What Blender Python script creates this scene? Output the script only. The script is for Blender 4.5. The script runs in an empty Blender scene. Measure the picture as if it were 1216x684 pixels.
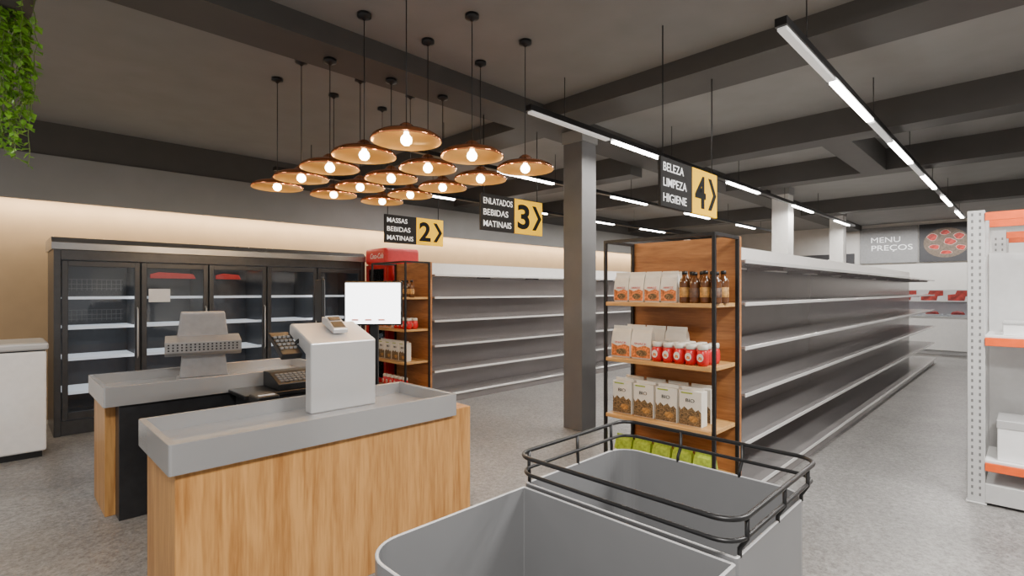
import bpy, bmesh, math, random
from mathutils import Vector, Matrix, Euler
random.seed(7)
COL = bpy.context.scene.collection
W = {}
# ---------------------------------------------------------------- materials
def M(name, col, rough=.5, metal=0., var=.08, scale=18., bump=0., stretch=(1, 1, 1), emit=0., ecol=None, spec=.5):
    m = bpy.data.materials.new(name); m.use_nodes = True
    nt = m.node_tree; N = nt.nodes; L = nt.links
    b = N["Principled BSDF"]
    tc = N.new("ShaderNodeTexCoord"); mp = N.new("ShaderNodeMapping")
    mp.inputs["Scale"].default_value = stretch
    L.new(tc.outputs["Object"], mp.inputs["Vector"])
    nz = N.new("ShaderNodeTexNoise"); nz.inputs["Scale"].default_value = scale; nz.inputs["Detail"].default_value = 5
    L.new(mp.outputs[0], nz.inputs["Vector"])
    r = N.new("ShaderNodeValToRGB")
    r.color_ramp.elements[0].position = .3; r.color_ramp.elements[1].position = .7
    r.color_ramp.elements[0].color = (*[c*(1-var) for c in col], 1)
    r.color_ramp.elements[1].color = (*[min(1, c*(1+var)) for c in col], 1)
    L.new(nz.outputs["Fac"], r.inputs[0]); L.new(r.outputs[0], b.inputs["Base Color"])
    b.inputs["Roughness"].default_value = rough; b.inputs["Metallic"].default_value = metal
    b.inputs["Specular IOR Level"].default_value = spec
    if bump:
        bp = N.new("ShaderNodeBump"); bp.inputs["Strength"].default_value = bump; bp.inputs["Distance"].default_value = .01
        L.new(nz.outputs["Fac"], bp.inputs["Height"]); L.new(bp.outputs[0], b.inputs["Normal"])
    if emit:
        b.inputs["Emission Color"].default_value = (*(ecol or col), 1); b.inputs["Emission Strength"].default_value = emit
    return m
def wood(name, a, c, stretch, rough=.42):
    m = bpy.data.materials.new(name); m.use_nodes = True
    nt = m.node_tree; N = nt.nodes; L = nt.links; b = N["Principled BSDF"]
    tc = N.new("ShaderNodeTexCoord"); mp = N.new("ShaderNodeMapping"); mp.inputs["Scale"].default_value = stretch
    L.new(tc.outputs["Object"], mp.inputs["Vector"])
    n1 = N.new("ShaderNodeTexNoise"); n1.inputs["Scale"].default_value = 1.1; n1.inputs["Detail"].default_value = 5; n1.inputs["Distortion"].default_value = 1.4
    n2 = N.new("ShaderNodeTexNoise"); n2.inputs["Scale"].default_value = 9; n2.inputs["Detail"].default_value = 8
    L.new(mp.outputs[0], n1.inputs["Vector"]); L.new(mp.outputs[0], n2.inputs["Vector"])
    mx = N.new("ShaderNodeMath"); mx.operation = 'MULTIPLY_ADD'; mx.inputs[1].default_value = .4
    L.new(n2.outputs["Fac"], mx.inputs[0])
    m2 = N.new("ShaderNodeMath"); m2.operation = 'MULTIPLY'; m2.inputs[1].default_value = .6
    L.new(n1.outputs["Fac"], m2.inputs[0]); L.new(m2.outputs[0], mx.inputs[2])
    r = N.new("ShaderNodeValToRGB"); e = r.color_ramp.elements
    e[0].position = .34; e[0].color = (*a, 1); e[1].position = .62; e[1].color = (*c, 1)
    L.new(mx.outputs[0], r.inputs[0]); L.new(r.outputs[0], b.inputs["Base Color"])
    b.inputs["Roughness"].default_value = rough
    return m
def floor_mat():
    m = bpy.data.materials.new("floor_terrazzo"); m.use_nodes = True
    nt = m.node_tree; N = nt.nodes; L = nt.links; b = N["Principled BSDF"]
    tc = N.new("ShaderNodeTexCoord")
    n1 = N.new("ShaderNodeTexNoise"); n1.inputs["Scale"].default_value = 1.3; n1.inputs["Detail"].default_value = 4
    n2 = N.new("ShaderNodeTexNoise"); n2.inputs["Scale"].default_value = 32; n2.inputs["Detail"].default_value = 7; n2.inputs["Roughness"].default_value = .85
    L.new(tc.outputs["Object"], n1.inputs["Vector"]); L.new(tc.outputs["Object"], n2.inputs["Vector"])
    r = N.new("ShaderNodeValToRGB"); e = r.color_ramp.elements
    e[0].position = .38; e[0].color = (.115, .11, .106, 1); e[1].position = .63; e[1].color = (.33, .32, .31, 1)
    L.new(n2.outputs["Fac"], r.inputs[0])
    r2 = N.new("ShaderNodeValToRGB"); e = r2.color_ramp.elements
    e[0].position = .3; e[0].color = (.78, .78, .78, 1); e[1].position = .7; e[1].color = (1.1, 1.1, 1.1, 1)
    L.new(n1.outputs["Fac"], r2.inputs[0])
    mx = N.new("ShaderNodeMix"); mx.data_type = 'RGBA'; mx.blend_type = 'MULTIPLY'; mx.inputs[0].default_value = 1
    L.new(r.outputs[0], mx.inputs[6]); L.new(r2.outputs[0], mx.inputs[7]); L.new(mx.outputs[2], b.inputs["Base Color"])
    b.inputs["Roughness"].default_value = .38
    bp = N.new("ShaderNodeBump"); bp.inputs["Strength"].default_value = .18; bp.inputs["Distance"].default_value = .005
    L.new(n2.outputs["Fac"], bp.inputs["Height"]); L.new(bp.outputs[0], b.inputs["Normal"])
    return m
def glass_mat(name, tint):
    m = bpy.data.materials.new(name); m.use_nodes = True
    nt = m.node_tree; N = nt.nodes; L = nt.links; N.remove(N["Principled BSDF"])
    t = N.new("ShaderNodeBsdfTransparent"); t.inputs[0].default_value = (*tint, 1)
    g = N.new("ShaderNodeBsdfGlossy"); g.inputs["Roughness"].default_value = .05
    f = N.new("ShaderNodeFresnel"); f.inputs[0].default_value = 1.5
    x = N.new("ShaderNodeMixShader"); L.new(f.outputs[0], x.inputs[0]); L.new(t.outputs[0], x.inputs[1]); L.new(g.outputs[0], x.inputs[2])
    L.new(x.outputs[0], N["Material Output"].inputs[0]); return m

FLOOR = floor_mat()
CEIL = M("ceiling_paint", (.225, .22, .212), .8, var=.05, scale=3)
BEAM = M("beam_paint", (.066, .062, .058), .7, var=.06, scale=4)
FASC = M("fascia_panel", (.22, .218, .215), .6, var=.04, scale=3)
WALL = M("wall_plaster_beige", (.40, .275, .155), .7, var=.05, scale=4, bump=.03)
WALLW = M("wall_plaster_white", (.62, .60, .57), .7, var=.04, scale=4)
DARKW = M("dark_wall_panel", (.05, .05, .055), .6)
GREYW = M("grey_menu_board", (.26, .26, .262), .6)
OAKV = wood("oak_vertical_grain", (.31, .13, .032), (.56, .29, .092), (10, 10, .7))
OAKH = wood("brown_oak_horizontal_grain", (.22, .08, .024), (.42, .18, .058), (8, .8, 8))
OAKS = wood("oak_shelf_board", (.40, .20, .065), (.62, .36, .13), (9, .9, 9))
GREY = M("grey_lacquered_metal", (.42, .42, .43), .32, .3, var=.04)
GREYT = M("silver_metal_tray", (.38, .38, .385), .25, .45, var=.015, scale=4)
GREYL = M("light_silver_enamel", (.50, .50, .505), .28, .25, var=.015, scale=4)
RACKG = M("rack_light_grey_enamel", (.52, .52, .52), .4, .1, var=.04)
BIN = M("grey_moulded_plastic", (.15, .152, .158), .33, var=.04, scale=4)
BINR = M("grey_moulded_rim", (.40, .40, .41), .35, var=.03)
WHITE = M("white_enamel", (.78, .78, .78), .3, var=.03)
BLACK = M("black_powder_coat", (.012, .012, .013), .4, .3, var=.2)
BLK2 = M("black_laminate", (.018, .018, .02), .35, var=.2)
KEYG = M("grey_keys", (.16, .16, .16), .4)
SHELF = M("shelf_silver_steel", (.44, .42, .42), .22, .6, var=.03, scale=3)
LIP = M("shelf_lip_lit", (.80, .79, .78), .22, .4, var=.02)  # pale colour paints in the lit streak on shelf front edges
SHBACK = M("shelf_back_panel", (.29, .268, .27), .24, .5, var=.04, scale=2)
SHTOP = M("shelf_header_panel", (.72, .70, .68), .5, var=.03)
COLM = M("column_paint", (.12, .12, .123), .55, var=.06, scale=6)
COLL = M("column_paint_lit", (.6, .59, .57), .6, var=.04)  # lighter column colour, with the light on the far columns painted in
FRIDGE = M("fridge_graphite", (.060, .061, .066), .32, .5, var=.1)
CANO = M("fridge_canopy_grey", (.32, .32, .325), .25, .7, var=.04)
FRIN = M("fridge_interior", (.045, .046, .05), .5, var=.1)
FSHELF = M("fridge_shelf_white", (.85, .86, .88), .4, var=.02, emit=.5, ecol=(.9, .95, 1))  # slight emission added to the shelves to brighten the fridge interior
GLASS = glass_mat("door_glass", (.88, .90, .92))
COPPER = M("brushed_copper", (.72, .27, .11), .16, .95, var=.03, scale=10)
GOLD = M("gold_leaf_inner", (.86, .50, .16), .28, .9, var=.04, scale=12, emit=.05, ecol=(1, .5, .1))
BULB = M("warm_bulb", (1, .85, .6), .3, emit=30, ecol=(1, .80, .5))
TUBE = M("led_diffuser", (1, 1, 1), .3, emit=22, ecol=(1, .97, .92))
TUBEDIM = M("led_diffuser_unlit", (.8, .8, .78), .4, emit=.3, ecol=(1, 1, 1))
LED = M("led_strip_white", (1, 1, 1), .3, emit=9, ecol=(.95, .97, 1))
SCREEN = M("lit_screen", (1, 1, 1), .2, emit=5, ecol=(.96, .98, 1))
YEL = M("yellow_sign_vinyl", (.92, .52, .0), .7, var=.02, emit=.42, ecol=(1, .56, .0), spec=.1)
SIGNB = M("black_sign_board", (.022, .021, .021), .7, var=.1, spec=.15)
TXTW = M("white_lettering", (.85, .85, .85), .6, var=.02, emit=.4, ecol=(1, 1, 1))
TXTD = M("soft_white_lettering", (.75, .72, .70), .6, var=.02)
TXTK = M("black_lettering", (.01, .01, .01), .7, spec=.1)
RED = M("red_enamel", (.45, .008, .008), .3, var=.08)
REDGLOW = M("red_glow_enamel", (.48, .008, .010), .35, emit=.12, ecol=(.8, .01, .02))  # faint glow added to the red; the cooler header is no lamp
ORANGE = M("orange_beam_paint", (.85, .11, .008), .4, var=.06)
GREEN = M("leaf_green", (.16, .36, .03), .5, var=.5, scale=14)
STEM = M("vine_stem", (.10, .16, .03), .6)
POT = M("dark_planter", (.05, .045, .04), .6)
PACKW = M("pack_white_foil", (.70, .66, .58), .35, var=.05)
PACKO = M("pack_orange_print", (.60, .17, .04), .4, var=.7, scale=60)
PACKG = M("pack_green", (.30, .40, .03), .4, var=.35, scale=35)
PACKR = M("pack_red", (.58, .012, .015), .3, var=.1)
CEREAL = M("granola_print", (.16, .10, .045), .5, var=.95, scale=90)
BROWNG = M("brown_glass_drink", (.10, .035, .01), .15, var=.1)
LABELC = M("paper_label_amber", (.40, .20, .05), .6, var=.5, scale=50)
LABELD = M("paper_label_dark", (.10, .05, .03), .6, var=.6, scale=50)
MEAT = M("raw_meat_print", (.42, .035, .025), .5, var=.6, scale=9)
FAT = M("meat_fat_print", (.8, .62, .55), .5, var=.1)
PLATE = M("dark_slate_platter", (.16, .12, .09), .6, var=.3)
MESHG = M("perforated_grille_grey", (.24, .24, .245), .4, .4)
HOUS = M("till_housing_grey", (.30, .30, .31), .35, .3)

# ---------------------------------------------------------------- helpers
def add(name, me, origin, parent=None, mat=None, smooth=False):
    o = bpy.data.objects.new(name, me); COL.objects.link(o)
    origin = Vector(origin)
    if parent is not None:
        o.parent = parent; o.location = origin - W[parent.name]
    else: o.location = origin
    W[o.name] = origin
    if mat: me.materials.append(mat)
    if smooth:
        for p in me.polygons: p.use_smooth = True
    return o
def thing(name, loc, label, cat, group=None):
    o = bpy.data.objects.new(name, None); COL.objects.link(o); o.location = loc; o.empty_display_size = .1
    o["label"] = label; o["category"] = cat
    if group: o["group"] = group
    W[o.name] = Vector(loc); return o
def struct(o): o["kind"] = "structure"; return o
def boxes(name, parent, lst, mat, bevel=.003, seg=1):
    bm = bmesh.new()
    xs = [c for b in lst for c in b[0:2]]; ys = [c for b in lst for c in b[2:4]]; zs = [c for b in lst for c in b[4:6]]
    O = Vector(((min(xs)+max(xs))/2, (min(ys)+max(ys))/2, (min(zs)+max(zs))/2))
    for b in lst:
        t = bmesh.new(); bmesh.ops.create_cube(t, size=1)
        s = (abs(b[1]-b[0]), abs(b[3]-b[2]), abs(b[5]-b[4]))
        c = Vector(((b[0]+b[1])/2, (b[2]+b[3])/2, (b[4]+b[5])/2))-O
        for v in t.verts: v.co = Vector((v.co.x*s[0], v.co.y*s[1], v.co.z*s[2]))+c
        bv = min(bevel, min(s)*.3)
        if bv > 0: bmesh.ops.bevel(t, geom=t.edges[:], offset=bv, segments=seg, profile=.5, affect='EDGES')
        me = bpy.data.meshes.new("t"); t.to_mesh(me); t.free(); bm.from_mesh(me); bpy.data.meshes.remove(me)
    me = bpy.data.meshes.new(name); bm.to_mesh(me); bm.free()
    return add(name, me, O, parent, mat)
def box(name, parent, x0, x1, y0, y1, z0, z1, mat, bevel=.003, seg=1):
    return boxes(name, parent, [(x0, x1, y0, y1, z0, z1)], mat, bevel, seg)
def pydata(name, V, F, parent, mat, smooth=False):
    n = len(V); O = Vector((sum(v[0] for v in V)/n, sum(v[1] for v in V)/n, sum(v[2] for v in V)/n))
    me = bpy.data.meshes.new(name); me.from_pydata([tuple(Vector(v)-O) for v in V], [], F)
    bm = bmesh.new(); bm.from_mesh(me); bmesh.ops.recalc_face_normals(bm, faces=bm.faces[:]); bm.to_mesh(me); bm.free()
    return add(name, me, O, parent, mat, smooth)
def lathe(name, parent, c, prof, mat, n=32, smooth=True):
    V = []; F = []
    for r, z in prof:
        for i in range(n):
            a = 2*math.pi*i/n; V.append((c[0]+r*math.cos(a), c[1]+r*math.sin(a), c[2]+z))
    for k in range(len(prof)-1):
        for i in range(n):
            j = (i+1) % n; F.append((k*n+i, k*n+j, (k+1)*n+j, (k+1)*n+i))
    if prof[0][0] > 1e-4: F.append(tuple(range(n))[::-1])
    if prof[-1][0] > 1e-4: F.append(tuple(range((len(prof)-1)*n, len(prof)*n)))
    me = bpy.data.meshes.new(name); me.from_pydata([tuple(Vector(v)-Vector(c)) for v in V], [], F)
    return add(name, me, c, parent, mat, smooth)
def shell(name, parent, c, prof, mat, n=48):
    V = []; F = []
    for r, z in prof:
        for i in range(n):
            a = 2*math.pi*i/n; V.append((r*math.cos(a), r*math.sin(a), z))
    for k in range(len(prof)-1):
        for i in range(n):
            j = (i+1) % n; F.append((k*n+i, k*n+j, (k+1)*n+j, (k+1)*n+i))
    me = bpy.data.meshes.new(name); me.from_pydata(V, [], F)
    return add(name, me, c, parent, mat, True)
def tube_geo(pts, r, closed=False, n=10, V=None, F=None):
    V = [] if V is None else V; F = [] if F is None else F
    base = len(V); pts = [Vector(p) for p in pts]; m = len(pts); prev = None
    for i, p in enumerate(pts):
        if closed: t = (pts[(i+1) % m]-pts[i-1])
        else: t = pts[min(i+1, m-1)]-pts[max(i-1, 0)]
        t.normalize()
        if prev is None:
            up = Vector((0, 0, 1)) if abs(t.z) < .9 else Vector((1, 0, 0)); a = t.cross(up).normalized()
        else: a = (prev-t*prev.dot(t)).normalized()
        prev = a; b = t.cross(a)
        for k in range(n):
            q = 2*math.pi*k/n; V.append(p+a*(r*math.cos(q))+b*(r*math.sin(q)))
    for i in range(m if closed else m-1):
        for k in range(n):
            i2 = (i+1) % m; k2 = (k+1) % n
            F.append((base+i*n+k, base+i*n+k2, base+i2*n+k2, base+i2*n+k))
    if not closed:
        F.append(tuple(base+k for k in range(n))); F.append(tuple(base+(m-1)*n+k for k in range(n)))
    return V, F
def tube(name, parent, pts, r, mat, closed=False, n=10):
    V, F = tube_geo(pts, r, closed, n); return pydata(name, V, F, parent, mat, True)
def rrect(x0, x1, y0, y1, r, n=8):
    P = []
    R = r if isinstance(r, (tuple, list)) else (r,)*4
    for (cx, cy, a0), q in zip(((x1-R[0], y1-R[0], 0), (x0+R[1], y1-R[1], 90), (x0+R[2], y0+R[2], 180), (x1-R[3], y0+R[3], 270)), R):
        for i in range(n+1):
            a = math.radians(a0+90*i/n); P.append((cx+q*math.cos(a), cy+q*math.sin(a)))
    return P
def basin(name, parent, x0, x1, y0, y1, z0, z1, zf, r, t, mat, lean=0., rimmat=None):
    R = r if isinstance(r, (tuple, list)) else (r,)*4
    Ri = [max(q-t, .003) for q in R]
    o = rrect(x0, x1, y0, y1, R); i_ = rrect(x0+t, x1-t, y0+t, y1-t, Ri); f_ = rrect(x0+t+lean, x1-t-lean, y0+t+lean, y1-t-lean, Ri)
    n = len(o); e = .002
    o2 = rrect(x0+e, x1-e, y0+e, y1-e, R); i2 = rrect(x0+t-e, x1-t+e, y0+t-e, y1-t+e, [q+e for q in Ri])
    V = [(*p, z0) for p in o]+[(*p, z1-e) for p in o]+[(*p, z1) for p in o2]+[(*p, z1) for p in i2]+[(*p, z1-e) for p in i_]+[(*p, zf) for p in f_]
    F = []
    for k in range(5):
        for i in range(n): j = (i+1) % n; F.append((k*n+i, k*n+j, (k+1)*n+j, (k+1)*n+i))
    F.append(tuple(range(5*n, 6*n))); F.append(tuple(range(n))[::-1])
    o = pydata(name, V, F, parent, mat)
    if rimmat:
        o.data.materials.append(rimmat)
        for k in range(n, 4*n): o.data.polygons[k].material_index = 1
    return o
def prism(name, parent, prof, x0, x1, mat, bevel=.006, axis='x'):
    n = len(prof)
    if axis == 'x': V = [(x0, y, z) for y, z in prof]+[(x1, y, z) for y, z in prof]
    else: V = [(x, x0, z) for x, z in prof]+[(x, x1, z) for x, z in prof]
    F = [tuple(range(n)), tuple(range(n, 2*n))[::-1]]+[(i, (i+1) % n, n+(i+1) % n, n+i) for i in range(n)]
    o = pydata(name, V, F, parent, mat)
    bm = bmesh.new(); bm.from_mesh(o.data); bmesh.ops.bevel(bm, geom=bm.edges[:], offset=bevel, segments=2, profile=.5, affect='EDGES'); bm.to_mesh(o.data); bm.free()
    return o
ROTS = {'-v': (math.pi/2, 0, 0), '-u': (math.pi/2, 0, -math.pi/2)}
def text(name, parent, s, c, w, h, face, mat, bold=.0, shear=0, depth=.002):
    cu = bpy.data.curves.new("t", 'FONT'); cu.body = s; cu.size = 1; cu.offset = bold; cu.shear = shear; cu.extrude = .01
    ob = bpy.data.objects.new("t", cu); COL.objects.link(ob); bpy.context.view_layer.update()
    dg = bpy.context.evaluated_depsgraph_get(); me = bpy.data.meshes.new_from_object(ob.evaluated_get(dg))
    bpy.data.objects.remove(ob); bpy.data.curves.remove(cu)
    xs = [v.co.x for v in me.vertices]; ys = [v.co.y for v in me.vertices]
    ax, bx, ay, by = min(xs), max(xs), min(ys), max(ys)
    for v in me.vertices:
        v.co.x = (v.co.x-(ax+bx)/2)/(bx-ax)*w; v.co.y = (v.co.y-(ay+by)/2)/(by-ay)*h; v.co.z = v.co.z/.01*depth*.5
    me.transform(Euler(ROTS[face]).to_matrix().to_4x4()); me.materials.clear()
    return add(name, me, c, parent, mat)
def flat(name, parent, pts, c, face, mat, th=.002):
    n = len(pts); V = [Vector((x, y, 0)) for x, y in pts]+[Vector((x, y, th)) for x, y in pts]
    F = [tuple(range(n))[::-1], tuple(range(n, 2*n))]+[(i, (i+1) % n, n+(i+1) % n, n+i) for i in range(n)]
    me = bpy.data.meshes.new(name); me.from_pydata([tuple(v) for v in V], [], F); me.transform(Euler(ROTS[face]).to_matrix().to_4x4())
    return add(name, me, c, parent, mat)
def copy_thing(src, loc, rotz=None, label=None, group=None):
    d = src.copy(); COL.objects.link(d); d.location = loc
    if rotz is not None: d.rotation_euler[2] = rotz
    if label: d["label"] = label
    if group: d["group"] = group
    def rec(a, b):
        for c in a.children:
            e = c.copy(); COL.objects.link(e); e.parent = b; rec(c, e)
    rec(src, d); return d

# ---------------------------------------------------------------- room shell
struct(box("floor", None, -3, 19.2, -4.2, 8.8, -.1, 0, FLOOR, 0))
struct(box("ceiling", None, -3, 19.2, -4.2, 8.8, 3.6, 3.72, CEIL, 0))
struct(box("wall_north", None, -3, 19.2, 8.6, 8.8, 0, 3.6, WALL, 0))
struct(box("wall_east", None, 19, 19.2, -4.2, 8.6, 0, 3.6, WALLW, 0))
struct(box("wall_south", None, 2, 19, -4.2, -4, 0, 3.6, WALLW, 0))
struct(box("trim_1", None, -3, 19, 8.25, 8.6, 3.2, 3.6, BEAM, 0))
struct(box("trim_2", None, -3, 19, 8.2, 8.26, 2.66, 3.2, FASC, .003))
k = 3
def beam(x0, x1, y0, y1, z0):
    global k
    struct(box("trim_%d" % k, None, x0, x1, y0, y1, z0, 3.6, BEAM, 0)); k += 1
beam(-3, 4.2, 3.71, 4.15, 3.44)
beam(4.7, 19, 3.71, 4.15, 3.44)
beam(4.2, 4.7, -4, 8.25, 3.44)
beam(6.6, 6.92, -4, 3.71, 3.3); beam(6.6, 6.92, 4.15, 8.25, 3.3)
beam(8.9, 9.25, -4, 3.71, 3.3); beam(8.9, 9.25, 4.15, 8.25, 3.3)
beam(13, 13.35, -4, 3.71, 3.3); beam(13, 13.35, 4.15, 8.25, 3.3)
beam(6.92, 8.9, 1.45, 1.75, 3.3)
def column(x, y, s, mat, lab, ztop=3.44):
    t = thing("support_column", (x+s/2, y+s/2, 0), lab, "column")
    box("shaft", t, x, x+s, y, y+s, 0, ztop-.14, mat, .004)
    box("capital", t, x-.015, x+s+.015, y-.015, y+s+.015, ztop-.14, ztop, FASC, .004)
column(4.72, 3.6, .27, COLM, "square dark grey painted column on the open shop floor", 3.44)
column(10.8, 3.3, .3, COLL, "square column beyond the shelving, painted pale as if lit", 3.6)
column(14.9, 3.3, .3, COLL, "square column near the butcher counter, painted pale as if lit", 3.6)

# ---------------------------------------------------------------- gondolas
def gondola(u0, u1, v0, v1, lab):
    vc = (v0+v1)/2
    g = thing("gondola_shelf", (u0, vc, 0), lab, "shelving unit")
    box("base_plinth", g, u0, u1, v0+.01, v1-.01, 0, .10, SHBACK, .002)
    box("back_panel", g, u0, u1, vc-.02, vc+.02, .10, 1.80, SHBACK, 0)
    box("header_panel", g, u0, u1, vc-.022, vc+.022, 1.80, 2.01, SHTOP, 0)
    n = 9
    for s in (-1, 1):
        for j, z in enumerate((.13, .47, .83, 1.18, 1.51, 1.83)):
            ve = (v0 if s < 0 else v1)+(s*.03 if j == 0 else 0)
            vi = vc+s*.0225
            a, b = sorted((ve-s*.010, vi)); f0, f1 = sorted((ve, ve-s*.010))
            L = [(u0, u1, a, b, z-.018, z)]
            if j:
                for i in range(n+1):
                    x = u0+.03+(u1-u0-.06)*i/n
                    L.append((x-.004, x+.004, min(vi, ve-s*.12), max(vi, ve-s*.12), z-.045, z-.018))
            sh = boxes("shelf", g, L, SHELF, 0)
            box("lit_lip", sh, u0, u1, f0, f1, z-.026, z+.002, LIP, .002)  # separate bright lip standing for light caught along the shelf edge
    return g
gondola(3.96, 14.6, 1.50, 2.44, "long silver-grey metal double-sided gondola with empty shelves")
gondola(4.38, 14.6, 5.90, 6.80, "long silver-grey metal gondola with empty shelves behind the column")

def endcap(u0, u1, v0, v1, lab, zs=(.25, .627, 1.07, 1.51)):
    g = thing("end_display_rack", ((u0+u1)/2, (v0+v1)/2, 0), lab, "display rack")
    box("back_board", g, u1-.03, u1, v0, v1, .04, 2.0, OAKH, .002)
    p = .012
    for x, y in ((u0+p, v0+p), (u0+p, v1-p), (u1-.045, v0+p), (u1-.045, v1-p)):
        box("post", g, x-p, x+p, y-p, y+p, 0, 2.0, BLACK, .002)
    boxes("top_frame", g, [(u0, u0+.024, v0+.024, v1-.024, 1.976, 2.0), (u0+.024, u1-.057, v0, v0+.024, 1.976, 2.0), (u0+.024, u1-.057, v1-.024, v1, 1.976, 2.0)], BLACK, .001)
    for z in zs:
        box("shelf_board", g, u0-.005, u1-.03, v0+.025, v1-.025, z-.03, z, OAKS, .003)
    return g
endcap(3.47, 3.925, 1.52, 2.43, "brown oak and black steel end rack stocked with packets")
endcap(3.90, 4.345, 5.92, 6.80, "brown oak and black steel end rack beside the red cooler")

# ---------------------------------------------------------------- products
def pouch(P, w, d, h, body, art, txt, lab, grp, pic=True):
    t = thing("food_pouch", P, lab, "food packet", grp); x, y, z = P
    V = []; lv = [(0, .8, .9), (.06, 1, 1), (.45, 1, 1), (.8, .55, .97), (.9, .12, .95), (1, .06, .96)]
    for f, dd, ww in lv:
        for a, b in ((-1, -1), (1, -1), (1, 1), (-1, 1)): V.append((x+a*d/2*dd, y+b*w/2*ww, z+f*h))
    F = [(3, 2, 1, 0), (20, 21, 22, 23)]
    for q in range(5):
        for i in range(4): F.append((q*4+i, q*4+(i+1) % 4, q*4+4+(i+1) % 4, q*4+4+i))
    pydata("pouch_body", V, F, t, body)
    flat("printed_panel", t, [(-w*.47, 0), (w*.47, 0), (w*.47, h*.32), (w*.2, h*.38), (-w*.15, h*.31), (-w*.47, h*.38)], (x-d/2, y, z+.05*h), '-u', art)
    if pic: flat("printed_picture", t, [(w*.28*math.cos(a), h*.10*math.sin(a)) for a in [i*math.pi/7 for i in range(14)]], (x-d/2-.002, y-w*.05, z+.19*h), '-u', CEREAL)
    if txt: text("lettering", t, txt, (x-d/2-.001, y, z+h*.475), w*.62, h*.065, '-u', PACKR if body is PACKW else TXTW, .0)
    return t
def carton(P, w, d, h, body, art, txt, lab, grp, tm=None):
    t = thing("food_carton", P, lab, "food packet", grp); x, y, z = P
    box("carton_body", t, x-d/2, x+d/2, y-w/2, y+w/2, z, z+h*.92, body, .003)
    box("folded_top", t, x-.006, x+.006, y-w/2+.004, y+w/2-.004, z+h*.915, z+h, body, .001)
    pts = [(-w*.48, -h*.26), (w*.48, -h*.26), (w*.48, h*.1), (w*.36, h*.18), (w*.22, h*.12), (w*.08, h*.22), (-w*.1, h*.14), (-w*.26, h*.22), (-w*.4, h*.12), (-w*.48, h*.2)]
    flat("printed_picture", t, pts, (x-d/2, y, z+h*.28), '-u', art)
    flat("printed_spots", t, [(w*.2*math.cos(a), h*.08*math.sin(a)) for a in [i*math.pi/6 for i in range(12)]], (x-d/2-.002, y-w*.15, z+h*.2), '-u', LABELC)
    flat("printed_band", t, [(-w*.4, 0), (w*.1, 0), (w*.1, h*.035), (-w*.4, h*.035)], (x-d/2, y, z+h*.84), '-u', PACKG)
    text("lettering", t, txt, (x-d/2-.002, y, z+h*.67), w*.38, h*.09, '-u', tm or TXTK, .0)
    return t
def bottle(P, h, r, lab, grp, lm=None):
    t = thing("drink_bottle", P, lab, "bottle", grp)
    lathe("glass_body", t, P, [(.001, 0), (r*.95, 0), (r, .01), (r, h*.62), (r*.85, h*.72), (r*.5, h*.8), (r*.46, h*.9), (.001, h*.9)], BROWNG, 14)
    lathe("bottle_cap", t, (P[0], P[1], P[2]+h*.88), [(.001, 0), (r*.52, 0), (r*.52, h*.1), (.001, h*.11)], BLACK, 12)
    lathe("paper_label", t, (P[0], P[1], P[2]+h*.18), [(r*1.0, 0), (r*1.02, .002), (r*1.02, h*.30), (r*1.0, h*.302)], lm or LABELC, 14)
    return t
def jar(P, h, r, lab, grp):
    t = thing("sauce_pot", P, lab, "jar", grp)
    lathe("pot_body", t, P, [(.001, 0), (r*.78, 0), (r*.98, h*.2), (r, h*.45), (r*.9, h*.68), (r*.7, h*.76), (.001, h*.76)], PACKR, 18)
    lathe("pot_lid", t, (P[0], P[1], P[2]+h*.75), [(.001, 0), (r*.86, 0), (r*.86, h*.18), (r*.78, h*.24), (.001, h*.24)], PACKW, 18)
    flat("paper_label", t, [(.55*r*math.cos(a), .19*h*math.sin(a)) for a in [i*math.pi/7 for i in range(14)]], (P[0]-r*1.0, P[1], P[2]+h*.40), '-u', PACKW)
    flat("printed_picture", t, [(-r*.3, -h*.1), (r*.3, -h*.1), (r*.25, h*.02), (-r*.2, h*.05)], (P[0]-r*1.0-.002, P[1], P[2]+h*.40), '-u', PACKO)
    return t
def row(src, locs, lab=None, grp=None):
    for l in locs: copy_thing(src, l, None, lab, grp)
x = 3.60
G = "packets on the end rack"
p = pouch((x, 2.33, 1.51), .132, .07, .235, PACKW, PACKO, "ARROZ", "white foil pouch with orange print on oak shelf", G)
row(p, [(x, 2.33-.138*i, 1.51) for i in (1, 2, 3)]); row(p, [(x+.14, 2.33-.138*i, 1.51) for i in (0, 1, 2, 3)])
b = bottle((x-.03, 1.79, 1.51), .235, .037, "brown glass bottle with amber label on oak shelf", "bottles on the end rack")
bd = bottle((x-.03, 1.712, 1.51), .225, .038, "brown glass bottle with dark label on oak shelf", "bottles on the end rack", LABELD)
row(b, [(x-.03, 1.79-.078*2, 1.51)]); row(bd, [(x-.03, 1.79-.078*3, 1.51)])
row(b, [(x+.09, 1.79-.078*i, 1.51) for i in (0, 1, 2, 3)])
p2 = pouch((x-.03, 2.31, 1.07), .175, .08, .25, PACKW, PACKO, "SNACK", "white and orange snack pouch on the middle shelf", G)
row(p2, [(x-.03, 2.13, 1.07), (x+.15, 2.30, 1.07), (x+.15, 2.12, 1.07), (x+.15, 1.94, 1.07)])
j = jar((x-.07, 1.985, 1.07), .15, .043, "red sauce pot with white lid and label", "red pots on the end rack")
row(j, [(x-.07+.09*r_, 1.985-.088*i, 1.07) for r_ in (0, 1) for i in range(5) if r_+i > 0])
row(j, [(x-.07+.18, 1.985-.088*i, 1.07) for i in (2, 3, 4)])
c = carton((x-.02, 2.30, .627), .172, .09, .275, PACKW, CEREAL, "BIO", "white cereal carton reading BIO on lower shelf", G)
row(c, [(x-.02, 2.30-.19*i, .627) for i in (1, 2, 3)]); row(c, [(x+.13, 2.30-.19*i, .627) for i in (0, 1, 2, 3)])
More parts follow.
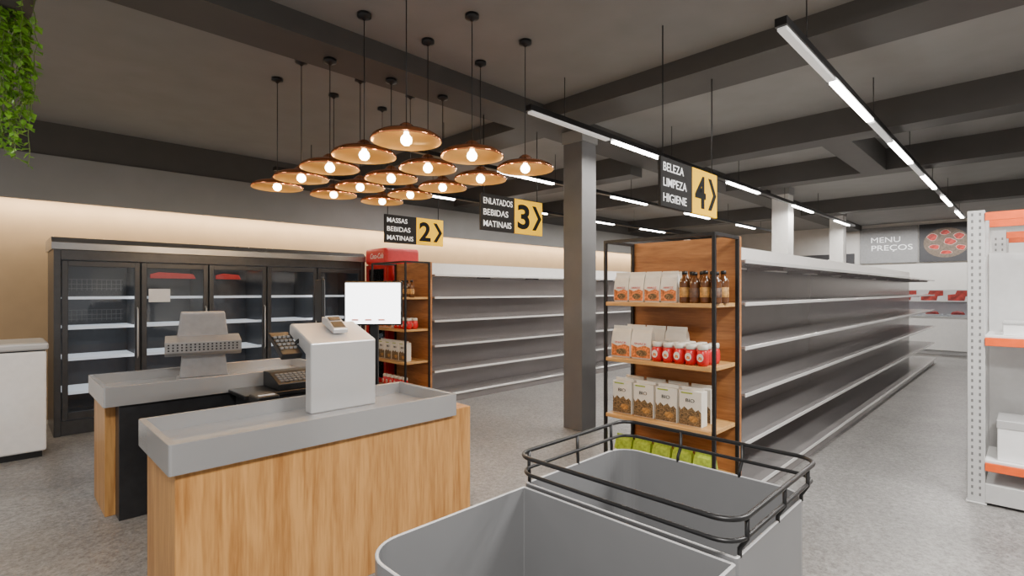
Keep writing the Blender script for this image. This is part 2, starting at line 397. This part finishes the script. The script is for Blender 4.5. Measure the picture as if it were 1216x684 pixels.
g_ = pouch((x-.02, 2.30, .25), .15, .08, .2, PACKG, PACKW, "", "green snack pouch on the bottom shelf", G, False)
row(g_, [(x-.02, 2.30-.165*i, .25) for i in (1, 2, 3, 4)])
x2 = 4.03; G2 = "packets on the rack by the cooler"
row(b, [(x2, 6.62-.11*i, 1.51) for i in range(7)], None, "bottles on the rack by the cooler")
row(p2, [(x2, 6.66-.18*i, 1.07) for i in range(2)], None, G2)
row(j, [(x2, 6.33-.1*i, 1.07) for i in range(4)], None, "red pots on the rack by the cooler")
row(j, [(x2+.1, 6.33-.1*i, 1.07) for i in range(4)], None, "red pots on the rack by the cooler")
row(c, [(x2, 6.66-.18*i, .627) for i in range(4)], None, G2)
row(j, [(x2, 6.62-.1*i, .25) for i in range(6)], None, "red pots on the rack by the cooler")

# ---------------------------------------------------------------- red drinks cooler
t = thing("drinks_cooler", (4.5, 7.16, 0), "tall red drinks cooler with white script header", "drinks cooler")
boxes("cabinet", t, [(4.21, 4.79, 6.86, 6.90, 0, 2.0), (4.21, 4.79, 7.42, 7.46, 0, 2.0), (4.75, 4.79, 6.9, 7.42, 0, 2.0), (4.21, 4.75, 6.9, 7.42, 0, .2)], RED, .006, 2)
box("header", t, 4.17, 4.79, 6.86, 7.46, 2.0, 2.25, REDGLOW, .045, 5)
for z in (.5, .85, 1.2, 1.55): box("shelf", t, 4.25, 4.74, 6.91, 7.41, z, z+.015, GREYL, 0)
d = boxes("door", t, [(4.185, 4.208, 6.87, 6.93, .2, 1.99), (4.185, 4.208, 7.39, 7.45, .2, 1.99), (4.185, 4.208, 6.93, 7.39, .2, .27), (4.185, 4.208, 6.93, 7.39, 1.93, 1.99)], RED, .004)
box("door_glass", d, 4.194, 4.20, 6.93, 7.39, .27, 1.93, GLASS, 0)
box("handle", d, 4.155, 4.18, 6.89, 6.91, .9, 1.4, BLACK, .003)
text("header_lettering", t, "Coca-Cola", (4.167, 7.10, 2.13), .38, .08, '-u', TXTD, .0, .35)

# ---------------------------------------------------------------- refrigerator bank
fr = thing("display_refrigerator", (2.35, 7.9, 0), "graphite multi-door glass display refrigerator against the beige wall", "refrigerator")
F0, F1 = .47, 4.20; fv = 7.51
box("side_panel", fr, F0, F0+.06, fv, 8.35, 0, 2.06, FRIDGE, .004)
box("side_panel", fr, F1-.06, F1, fv, 8.35, 0, 2.06, FRIDGE, .004)
box("back_panel", fr, F0+.06, F1-.06, 8.31, 8.35, .0, 2.06, FRIN, 0)
prism("canopy", fr, [(fv-.03, 2.05), (8.35, 2.05), (8.35, 2.19), (fv+.05, 2.19), (fv-.03, 2.13)], F0-.02, F1, CANO, .004)
box("kick_plate", fr, F0+.06, F1-.06, fv+.02, 8.3, 0, .16, FRIDGE, .003)
box("header_rail", fr, F0+.06, F1-.06, fv+.002, fv+.06, 1.94, 2.05, FRIDGE, .002)
nb = 5; wb = (F1-F0-.12)/nb
for i in range(nb):
    a = F0+.06+wb*i; e = a+wb
    if i: box("mullion", fr, a-.02, a+.02, fv+.045, 8.3, .16, 2.05, FRIN, 0)
    dr = boxes("door", fr, [(a+.008, a+.06, fv, fv+.04, .17, 1.93), (e-.06, e-.008, fv, fv+.04, .17, 1.93), (a+.06, e-.06, fv, fv+.04, .17, .25), (a+.06, e-.06, fv, fv+.04, 1.87, 1.93)], FRIDGE, .003)
    box("door_glass", dr, a+.06, e-.06, fv+.015, fv+.02, .25, 1.87, GLASS, 0)
    tube("handle", dr, [(e-.035, fv+.005, .8), (e-.035, fv-.03, .83), (e-.035, fv-.03, 1.37), (e-.035, fv+.005, 1.4)], .008, GREYL, n=8)
    for z in (.45, .83, 1.18, 1.52):
        boxes("shelf", fr, [(a+.025, e-.025, fv+.14, 8.28, z-.012, z), (a+.025, e-.025, fv+.12, fv+.14, z-.02, z+.012)], FSHELF, 0)
    box("led_strip", fr, a+.03, e-.03, fv+.07, fv+.09, 1.885, 1.90, LED, 0)
    if i in (0, 3): box("led_strip", fr, e-.045, e-.035, fv+.06, fv+.07, .3, 1.86, LED, 0)
    if i in (1, 2): prism("red_strip", fr, [(a+.11, 1.75), (e-.12 if i == 1 else e-.30, 1.75), (e-.15 if i == 1 else e-.33, 1.81), (a+.2, 1.825), (a+.11, 1.80)], fv+.10, fv+.115, REDGLOW, .004, 'y')  # red strip set behind the door glass
    if i == 1: box("price_notice", dr, a+.08, a+.30, fv+.010, fv+.014, 1.46, 1.62, WHITE, 0)
    if i == 0:
        for zz in (1.60, 1.25):
            boxes("wire_rack", fr, [(a+.10+.045*q, a+.105+.045*q, fv+.16, fv+.165, zz, zz+.13) for q in range(11)]+[(a+.08, a+.57, fv+.158, fv+.167, zz+h_, zz+h_+.006) for h_ in (.02, .07, .124)], KEYG, 0)

# ---------------------------------------------------------------- chest freezer
t = thing("chest_freezer", (-.2, 7.05, 0), "white chest freezer with rounded lid near the wall", "freezer")
box("freezer_body", t, -.8, .37, 6.72, 7.42, .06, 1.02, WHITE, .02, 3)
box("lid", t, -.82, .385, 6.70, 7.44, 1.03, 1.10, GREYL, .02, 3)
box("seal", t, -.79, .36, 6.73, 7.41, 1.015, 1.032, BLACK, 0)
box("kick_base", t, -.77, .34, 6.75, 7.39, 0, .06, BLACK, 0)

# ---------------------------------------------------------------- checkout counters
t = thing("checkout_counter", (1.4, 2.93, 0), "oak-fronted checkout counter with grey metal tray top", "checkout counter")
box("oak_front", t, .56, 2.24, 2.63, 3.2, 0, .835, OAKV, .003)
box("plinth", t, .60, 2.20, 3.2, 3.235, 0, .8, BLK2, .002)
basin("tray_top", t, .53, 2.10, 2.595, 3.25, .805, .94, .865, .012, .03, GREYT)
t = thing("cashier_desk", (1.65, 3.6, 0), "black laminate cashier desk behind the oak counter", "desk")
box("desk_body", t, 1.15, 2.2, 3.27, 3.75, 0, .76, BLK2, .004)
box("desk_top", t, 1.12, 2.23, 3.262, 3.82, .76, .79, BLACK, .004)
t = thing("checkout_counter", (1.4, 4.83, 0), "checkout counter with grey tray, oak end and black operator side", "checkout counter")
box("oak_front", t, .56, 2.24, 4.62, 5.16, 0, .835, OAKV, .003)
box("operator_panel", t, .62, 2.20, 4.47, 4.62, 0, .8, BLK2, .003)
basin("tray_top", t, .53, 2.12, 4.43, 5.22, .805, .94, .865, .012, .03, GREYT)
t = thing("cashier_desk", (1.75, 4.2, 0), "black cashier side desk beside the rear checkout", "desk")
box("desk_body", t, 1.35, 2.15, 4.08, 4.42, 0, .80, BLK2, .004)
box("desk_top", t, 1.30, 2.2, 4.05, 4.425, .80, .83, BLACK, .004)
t = thing("cash_register", (1.75, 4.22, .83), "black cash register keyboard on the cashier desk", "cash register")
prism("register_body", t, [(4.08, .83), (4.4, .83), (4.4, .95), (4.28, .95), (4.08, .88)], 1.55, 1.95, BLACK, .005)
boxes("keys", t, [(1.58+.035*i, 1.605+.035*i, 4.11+.035*q, 4.135+.035*q, .885+.012*q, .902+.012*q) for i in range(10) for q in range(4)], KEYG, .001)
t = thing("receipt_printer", (1.25, 3.5, .79), "small black receipt printer on the cashier desk", "printer")
box("printer_body", t, 1.17, 1.31, 3.42, 3.58, .79, .93, BLACK, .01, 2)
box("paper_slot", t, 1.19, 1.29, 3.45, 3.47, .93, .935, WHITE, 0)

t = thing("scanner_console", (1.56, 3.1, .865), "smooth silver scanner console with sloped head on the tray", "checkout console")
prism("housing", t, [(3.02, .865), (3.10, .865), (3.10, 1.215), (3.34, 1.325), (3.34, 1.375), (3.32, 1.39), (3.02, 1.285)], 1.335, 1.765, GREYL, .008)
t = thing("payment_terminal", (1.58, 3.18, 1.335), "grey and black card payment terminal on console", "card terminal")
prism("terminal_body", t, [(3.11, 1.326), (3.28, 1.386), (3.28, 1.428), (3.22, 1.423), (3.11, 1.358)], 1.52, 1.62, GREYL, .006)
o = box("keypad", t, 1.532, 1.608, 3.12, 3.18, 1.375, 1.379, BLACK, 0); o.rotation_euler = (.53, 0, 0); o.location.z += .006
o = box("display", t, 1.532, 1.608, 3.185, 3.22, 1.411, 1.415, BLK2, 0); o.rotation_euler = (.53, 0, 0); o.location.z += .005
t = thing("barcode_keypad", (1.22, 3.3, 1.25), "black angled keypad mounted on the console's side", "keypad")
prism("keypad_body", t, [(3.12, 1.19), (3.32, 1.31), (3.32, 1.34), (3.10, 1.225)], 1.20, 1.32, BLACK, .004)
boxes("keys", t, [(1.21+.026*i, 1.228+.026*i, 3.15+.035*q, 3.172+.035*q, 1.25+.019*q, 1.264+.019*q) for i in range(4) for q in range(4)], KEYG, .001)
tube("bracket", t, [(1.28, 3.2, 1.25), (1.35, 3.2, 1.30)], .012, BLACK, n=8)

t = thing("customer_monitor", (2.06, 3.56, .79), "lit white screen monitor on black pole stand", "monitor")
box("screen_bezel", t, 1.84, 2.28, 3.55, 3.58, 1.335, 1.67, BLACK, .006)
box("screen", t, 1.852, 2.268, 3.547, 3.551, 1.347, 1.658, SCREEN, 0)
for q in range(3): box("screen_button", t, 1.90+.1*q, 1.95+.1*q, 3.545, 3.548, 1.37, 1.382, ORANGE, 0)
box("monitor_pole", t, 2.03, 2.09, 3.58, 3.62, .80, 1.5, BLACK, .004)
box("monitor_foot", t, 1.98, 2.14, 3.49, 3.65, .79, .805, BLACK, .004)
t.rotation_euler = (0, 0, -math.radians(43))
t = thing("operator_monitor", (1.74, 3.72, .79), "thin black operator monitor seen edge-on, on stand", "monitor")
box("screen_bezel", t, 1.54, 1.94, 3.735, 3.760, 1.37, 1.68, BLACK, .004)
box("screen", t, 1.55, 1.93, 3.733, 3.736, 1.38, 1.67, KEYG, 0)
box("monitor_pole", t, 1.72, 1.76, 3.71, 3.735, .80, 1.5, BLACK, .003)
box("monitor_foot", t, 1.66, 1.82, 3.65, 3.79, .79, .803, BLACK, .003)
t.rotation_euler = (0, 0, math.radians(72))

t = thing("scanner_console", (1.25, 4.9, .865), "grey checkout till with wide grille tray on rear counter", "checkout console")
boxes("console_base", t, [(1.06, 1.44, 4.82, 5.04, .865, .885)], HOUS, .006)
prism("console_stem", t, [(1.08, .885), (1.43, .885), (1.40, 1.12), (1.10, 1.12)], 4.87, 5.0, HOUS, .006, 'y')
prism("grille_tray", t, [(4.76, 1.10), (4.80, 1.07), (5.06, 1.10), (5.06, 1.22), (4.98, 1.225), (4.76, 1.185)], .98, 1.52, MESHG, .005)
boxes("grille_holes", t, [(1.00+.03*i, 1.012+.03*i, 4.757, 4.762, 1.115+.022*q, 1.127+.022*q) for i in range(17) for q in range(3)], BLACK, 0)
o = prism("screen_housing", t, [(1.06, 1.19), (1.44, 1.19), (1.41, 1.42), (1.09, 1.42)], 4.95, 5.03, HOUS, .010, 'y'); o.rotation_euler = (.10, 0, 0)
t.rotation_euler = (0, 0, math.radians(-12))

# ---------------------------------------------------------------- packing counter in front
t = thing("packing_counter", (1.25, .85, 0), "grey moulded double-basin packing counter with black tube rail", "packing counter")
basin("basin", t, .655, 1.262, .50, 1.205, .10, .945, .42, (.008, .11, .11, .008), .009, BIN, 0, BINR)
basin("basin", t, 1.266, 1.845, .50, 1.205, .10, .955, .62, (.09, .008, .008, .09), .009, BIN, .0, BINR)
box("plinth", t, .74, 1.76, .58, 1.125, 0, .10, BLACK, .004)
V = []; F = []
for z, r_ in ((1.058, .007), (1.003, .006)):
    P = rrect(1.222, 1.868, .482, 1.205, .065, 6) if z > 1.03 else rrect(1.228, 1.862, .488, 1.199, .06, 6)
    tube_geo([(*q, z) for q in P], r_, True, 10, V, F)
rail = pydata("tube_rail", V, F, t, BLACK, True)
for q in ((1.285, 1.201), (1.55, 1.201), (1.77, 1.201), (1.8405, .95), (1.8405, .72), (1.77, .504), (1.56, .504), (1.29, .504)):
    yy = 1.203 if q[1] > 1 else (.486 if q[1] < .6 else q[1]); xx = 1.864 if q[0] > 1.83 else q[0]
    V, F = tube_geo([(q[0], q[1], .95), (q[0], q[1], .97), (xx, yy, 1.0), (xx, yy, 1.058)], .006, False, 8)
    pydata("rail_post", V, F, t, BLACK, True)

# ---------------------------------------------------------------- pendant lamps
def pendant(x, y, z, ztop):
    t = thing("pendant_lamp", (x, y, ztop), "copper saucer pendant lamp with glowing bulb", "pendant lamp", "copper pendant lamps over the checkouts")
    R = .228
    shell("lamp_shade", t, (x, y, z), [(R-.003, -.004), (R+.002, .006), (R*.95, .026), (R*.80, .046), (R*.58, .060), (R*.38, .069), (R*.26, .084), (R*.18, .104), (R*.1, .116), (.006, .120)], COPPER)
    shell("shade_lining", t, (x, y, z), [(R-.003, -.004), (R*.93, .018), (R*.78, .038), (R*.56, .052), (R*.30, .060), (.006, .062)], GOLD)
    lathe("bulb", t, (x, y, z), [(.001, -.030), (.018, -.026), (.033, -.012), (.038, .006), (.033, .024), (.018, .042), (.014, .060)], BULB, 16)
    tube("cord", t, [(x, y, z+.112), (x, y, ztop-.02)], .0035, BLACK, n=6)
    lathe("ceiling_canopy", t, (x, y, ztop), [(.05, 0), (.05, -.025), (.02, -.035), (.004, -.05)], BLACK, 20)
    return t
P0 = pendant(1.9, 2.87, 2.57, 3.6)
for i in range(3):
    for q in range(5):
        x = 1.9+.56*i; y = 2.87+.54*q
        if (i, q) == (0, 0): continue
        if q == 2:
            if i == 0: PB = pendant(x, y, 2.57, 3.44)
            else: copy_thing(PB, (x, y, 3.44))
        else: copy_thing(P0, (x, y, 3.6))
for i in range(3):
    for q in range(5):
        l = bpy.data.lights.new("pendant_light", 'POINT'); l.energy = 5; l.color = (1, .68, .36); l.shadow_soft_size = .03
        o = bpy.data.objects.new("pendant_light", l); o.location = (1.9+.56*i, 2.87+.54*q, 2.47); COL.objects.link(o)

# ---------------------------------------------------------------- hanging signs
def sign(u0, u1, v, z0, z1, num, lines, lab):
    t = thing("hanging_sign", ((u0+u1)/2, v, 3.6), lab, "hanging sign"); m = u0+(u1-u0)*.52
    box("black_board", t, u0, m, v-.012, v+.012, z0, z1, SIGNB, .002)
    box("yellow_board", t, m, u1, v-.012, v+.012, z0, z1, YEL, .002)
    h = z1-z0; w = m-u0
    for i, s in enumerate(lines):
        wd = (w-.07)*min(1, (len(s)+.6)/9)
        text("lettering", t, s, (u0+.035+wd/2, v-.014, z1-h*(.19+.31*i)), wd, h*.17, '-v', TXTW, .004)
    yw = u1-m
    text("number", t, num, (m+yw*.31, v-.014, (z0+z1)/2), yw*.42, h*.72, '-v', TXTK, .03)
    a = h*.36; q = yw*.30; th = yw*.13
    flat("arrow", t, [(-q/2, a), (-q/2+th, a), (q/2+th*.3, 0), (-q/2+th, -a), (-q/2, -a), (q/2-th*.7, 0)], (m+yw*.77, v-.0125, (z0+z1)/2), '-v', TXTK)
    for x in (u0+.05, u1-.08): tube("hanging_cable", t, [(x, v, z1), (x, v, 3.44 if 3.71 < v < 4.15 else 3.6 if not (4.2 < x < 4.7) else 3.44)], .005, BLACK, n=6)
sign(3.53, 4.51, 1.97, 2.235, 2.61, "4", ["BELEZA", "LIMPEZA", "HIGIENE"], "black and yellow hanging sign for aisle 4")
sign(3.59, 4.55, 4.06, 2.235, 2.62, "3", ["ENLATADOS", "BEBIDAS", "MATINAIS"], "black and yellow hanging sign for aisle 3")
sign(3.65, 4.61, 6.03, 2.235, 2.61, "2", ["MASSAS", "BEBIDAS", "MATINAIS"], "black and yellow hanging sign for aisle 2")

# ---------------------------------------------------------------- linear lights
def track(v, u0, u1, z, segs, lab, energy):
    t = thing("linear_light", ((u0+u1)/2, v, 3.6), lab, "ceiling light")
    box("track_rail", t, u0, u1, v-.035, v+.035, z, z+.05, BLACK, .002)
    for (s, e, lit) in segs: box("light_tube", t, s, e, v-.028, v+.028, z-.022, z, TUBE if lit else TUBEDIM, .004)
    q = u0+.5
    while q < u1: tube("suspension_wire", t, [(q, v, z+.05), (q, v, 3.3 if any(abs(q-c_) < .18 for c_ in (6.76, 9.07, 13.17)) else (3.44 if 4.2 < q < 4.7 else 3.6))], .004, BLACK, n=6); q += 2.05
    lt = bpy.data.lights.new("track_area", 'AREA'); lt.shape = 'RECTANGLE'; lt.size = u1-u0-1.5; lt.size_y = .05; lt.energy = energy; lt.color = (1, .95, .88)
    o = bpy.data.objects.new("track_area", lt); o.location = ((u0+u1)/2+.5, v, z-.03); COL.objects.link(o)
def seg(u0, u1, per, ln, first=True):
    r = []; q = u0; i = 0
    while q+ln < u1: r.append((q, q+ln, True)); q += per
    return r
track(1.05, 3.3, 15, 3.17, [(3.32, 4.40, False)]+seg(4.45, 15, 2.25, 1.25)+[(5.75, 6.65, False), (8.0, 8.9, False)], "long suspended linear LED light above the aisle", 150)
track(3.1, 3.3, 15, 3.17, [(3.32, 4.5, False)]+seg(4.6, 15, 2.9, 1.2), "long suspended linear LED light beside the column", 260)
track(4.95, 3.3, 15, 3.17, seg(4.7, 15, 2.6, 1.1), "long suspended linear LED light over the second aisle", 230)
track(7.0, 2.6, 15, 3.17, seg(4.4, 15, 2.4, 1.2), "long suspended linear LED light near the rear wall", 110)

# ---------------------------------------------------------------- hanging plant
t = thing("hanging_plant", (.10, 4.14, 3.6), "trailing green vine hanging from a ceiling planter", "plant")
lathe("planter", t, (.05, 4.16, 3.2), [(.001, 0), (.11, 0), (.15, .2), (.14, .2), (.10, .03), (.001, .03)], POT, 24)
V = []; F = []
for q in range(3): tube_geo([(.05+.14*math.cos(q*2.1), 4.16+.14*math.sin(q*2.1), 3.4), (.05, 4.16, 3.6)], .003, False, 5, V, F)
pydata("hanger", V, F, t, BLACK)
SV = []; SF = []; LV = []; LF = []
for s in range(46):
    an = random.uniform(0, 6.28); r = random.uniform(.02, .14)
    px_, py_, pz = .04+.12*math.cos(an), 4.16+.12*math.sin(an), 3.42
    tx, ty = .04+r*1.1*math.cos(an), 4.16+r*1.1*math.sin(an)
    L = random.uniform(.5, 1.08); pts = []
    for i in range(12):
        f = i/11; e = min(1, f*4)
        pts.append((px_+(tx-px_)*e+random.uniform(-.012, .012), py_+(ty-py_)*e+random.uniform(-.012, .012), pz+.03*math.sin(min(f*4, 1)*3.14)-L*f))
    tube_geo(pts, .002, False, 4, SV, SF)
    for i in range(int(L*42)):
        f = random.random(); a_ = f*11; i0 = min(int(a_), 10); p = Vector(pts[i0]).lerp(Vector(pts[i0+1]), a_-i0)
        d = Vector((random.uniform(-1, 1), random.uniform(-1, 1), random.uniform(-1.1, .15))).normalized(); ln = random.uniform(.035, .065)
        sd = d.cross(Vector((random.uniform(-.3, .3), random.uniform(-.3, .3), 1))).normalized()*ln*.36; up = sd.cross(d).normalized()*ln*.1
        b0 = len(LV); LV += [p, p+d*ln*.45+sd+up, p+d*ln, p+d*ln*.45-sd+up, p+d*ln*.45]
        LF += [(b0, b0+1, b0+4), (b0+1, b0+2, b0+4), (b0+2, b0+3, b0+4), (b0+3, b0, b0+4)]
pydata("vine_stems", SV, SF, t, STEM); pydata("foliage", LV, LF, t, GREEN)

# ---------------------------------------------------------------- storage racks
def rack(u0, u1, v0, v1, H, lab):
    t = thing("storage_rack", ((u0+u1)/2, (v0+v1)/2, 0), lab, "storage rack")
    for (x, y) in ((u0, v1), (u1-.06, v1), (u0, v0+.1), (u1-.06, v0+.1)):
        p = boxes("perforated_post", t, [(x, x+.06, y-.1, y, 0, H), (x-.01, x+.07, y-.11, y+.01, 0, .012)], RACKG, .003)
        n = int(H/.05)
        boxes("slot_holes", p, [(x-.0015, x, y-.1+o_, y-.1+o_+.012, .06+.05*i, .082+.05*i) for i in range(n-1) for o_ in (.022, .066)], KEYG, 0)
    boxes("side_brace", t, [(u0+.06, u1-.06, v1-.05, v1-.03, z, z+.04) for z in (.15, .8, 1.45, H-.1)], RACKG, .002)
    for z in (.32, 1.25, H-.02):
        box("orange_beam", t, u0-.012, u0, v0, v1-.1, z-.06, z, ORANGE, .002); box("orange_beam", t, u1, u1+.012, v0, v1-.1, z-.06, z, ORANGE, .002)
        if z < 2: box("deck_board", t, u0, u1, v0, v1-.1, z+.0, z+.018, WHITE, .002)
    box("back_panel", t, u1-.075, u1-.062, v0+.1, v1-.1, .33, H-.3, RACKG, 0)
    box("base_rail", t, u0, u1-.06, v0+.1, v1-.1, .02, .16, RACKG, .003)
    return t
rack(5.23, 5.80, -.75, .345, 2.2, "grey perforated storage rack with orange beams")
rack(6.5, 7.1, -.85, .26, 2.15, "grey perforated storage rack further down the aisle")
for (x, y, z, w, h, l) in ((5.33, -.12, .338, .3, .3, "white stacked cardboard box"), (5.33, -.13, 1.268, .28, .1, "low white box on rack")):
    tt = thing("storage_box", (x+.1, y+.1, z), l+" on the storage rack", "box")
    box("box_body", tt, x-.05, x+.3, y-.1, y+w, z, z+h*.8, WHITE, .004); box("box_lid", tt, x-.055, x+.305, y-.105, y+w+.005, z+h*.8, z+h, GREYL, .004)

# ---------------------------------------------------------------- butcher end
def wallsign(name, v0, v1, z0, z1, lab, lines, mat=DARKW, cat="wall sign"):
    t = thing(name, (18.97, (v0+v1)/2, z0), lab, cat)
    box("board", t, 18.95, 18.998, v0, v1, z0, z1, mat, .004)
    for s, zc, w, h, vc in lines: text("lettering", t, s, (18.948, vc, zc), w, h, '-u', TXTW, .0)
    return t
wallsign("menu_sign", 2.33, 3.75, 2.42, 3.5, "grey menu board with thin white capital lettering", [("MENU", 3.12, .72, .16, 3.10), ("PREÇOS", 2.86, 1.0, .2, 2.95)], GREYW)
wallsign("section_sign", 3.9, 6.9, 2.2, 2.75, "dark section sign with white lettering on far wall", [("FRIOS &", 2.50, 1.6, .2, 5.2)])
t = wallsign("poster", 1.10, 2.30, 2.42, 3.5, "black poster showing a round platter of raw meat", [], DARKW, "poster")
flat("platter", t, [(.5*math.cos(a), .42*math.sin(a)) for a in [i*math.pi/16 for i in range(32)]], (18.95, 1.70, 2.95), '-u', PLATE)
for (yy, zz, w, h) in ((2.0, 3.12, .13, .1), (1.72, 3.24, .12, .07), (1.42, 3.12, .13, .09), (1.95, 2.84, .13, .08), (1.62, 2.98, .15, .1), (1.70, 2.68, .14, .07), (1.38, 2.80, .11, .09)):
    pts = [(w*.85*math.cos(a)*(1+.15*math.sin(3*a+yy*9)), h*.85*math.sin(a)*(1+.18*math.cos(2*a+zz*7))) for a in [i*math.pi/10 for i in range(20)]]
    flat("fat_edge", t, [(p[0]*1.08, p[1]*1.08) for p in pts], (18.947, yy, zz), '-u', FAT); flat("meat_cut", t, pts, (18.944, yy, zz), '-u', MEAT)
t = thing("butcher_counter", (17.1, 1.2, 0), "white butcher display counter with glass top", "display counter")
box("counter_body", t, 16.8, 17.5, -.6, 3.4, .1, .92, WHITE, .01, 2); box("plinth", t, 16.85, 17.45, -.55, 3.35, 0, .1, GREY, 0)
box("counter_top", t, 16.76, 17.54, -.62, 3.42, .92, .96, GREYL, .004)
boxes("glass_case", t, [(16.8, 16.81, -.6, 3.4, .96, 1.3), (16.8, 17.45, -.6, 3.4, 1.3, 1.31)], GLASS, 0)
box("case_back", t, 17.44, 17.5, -.6, 3.4, .96, 1.62, WHITE, .004)
for i in range(7):
    tt = thing("meat_tray", (17.0, -.2+.5*i, .96), "tray of red raw meat in the glass case", "meat tray", "meat trays in the butcher case")
    basin("tray", tt, 16.86, 17.2, -.4+.5*i, .0+.5*i, .96, 1.0, .97, .02, .01, WHITE)
    lathe("meat", tt, (17.03, -.2+.5*i, .972), [(.001, 0), (.12, 0), (.14, .04), (.1, .1), (.001, .12)], MEAT, 12)
for i in range(4):
    tt = thing("poster", (17.43, .75+.55*i, 1.30), "white poster picturing red meat cuts above butcher case", "poster", "posters over the butcher case")
    box("poster_sheet", tt, 17.425, 17.439, .5+.55*i, 1.0+.55*i, 1.32, 1.62, WHITE, 0)
    flat("meat_print", tt, [(-.23, -.13), (.1, -.13), (.12, -.02), (.23, .0), (.23, .13), (-.05, .13), (-.08, .04), (-.23, .02)], (17.424, .75+.55*i, 1.47), '-u', MEAT)

# ---------------------------------------------------------------- lights
def area(loc, sx, sy, e, col, rot=(0, 0, 0)):
    l = bpy.data.lights.new("area", 'AREA'); l.shape = 'RECTANGLE'; l.size = sx; l.size_y = sy; l.energy = e; l.color = col
    o = bpy.data.objects.new("area", l); o.location = loc; o.rotation_euler = rot; COL.objects.link(o); return o
area((8, 8.44, 2.72), 21, .08, 330, (1, .86, .66), (math.radians(12), 0, 0))
area((-.5, -.5, 3.5), .8, .8, 290, (1, .96, .9))
area((-1.2, 4.5, 3.5), 1.2, 1.2, 60, (1, .93, .84))
area((3.9, -.9, 3.5), 2, .4, 430, (1, .97, .92))
area((17.9, 2, 3.4), .5, 5, 170, (1, .98, .95))
w = bpy.data.worlds.new("World"); bpy.context.scene.world = w; w.use_nodes = True
w.node_tree.nodes["Background"].inputs[0].default_value = (1, .96, .92, 1); w.node_tree.nodes["Background"].inputs[1].default_value = .72

# ---------------------------------------------------------------- camera
cam = bpy.data.cameras.new("camera"); co = bpy.data.objects.new("camera", cam); COL.objects.link(co)
co.location = (0, 0, 1.6); co.rotation_euler = (math.pi/2, 0, -math.pi/4)
cam.sensor_width = 36; cam.lens = 36*617/1216; cam.shift_y = 3/1216; cam.clip_start = .05
bpy.context.scene.camera = co
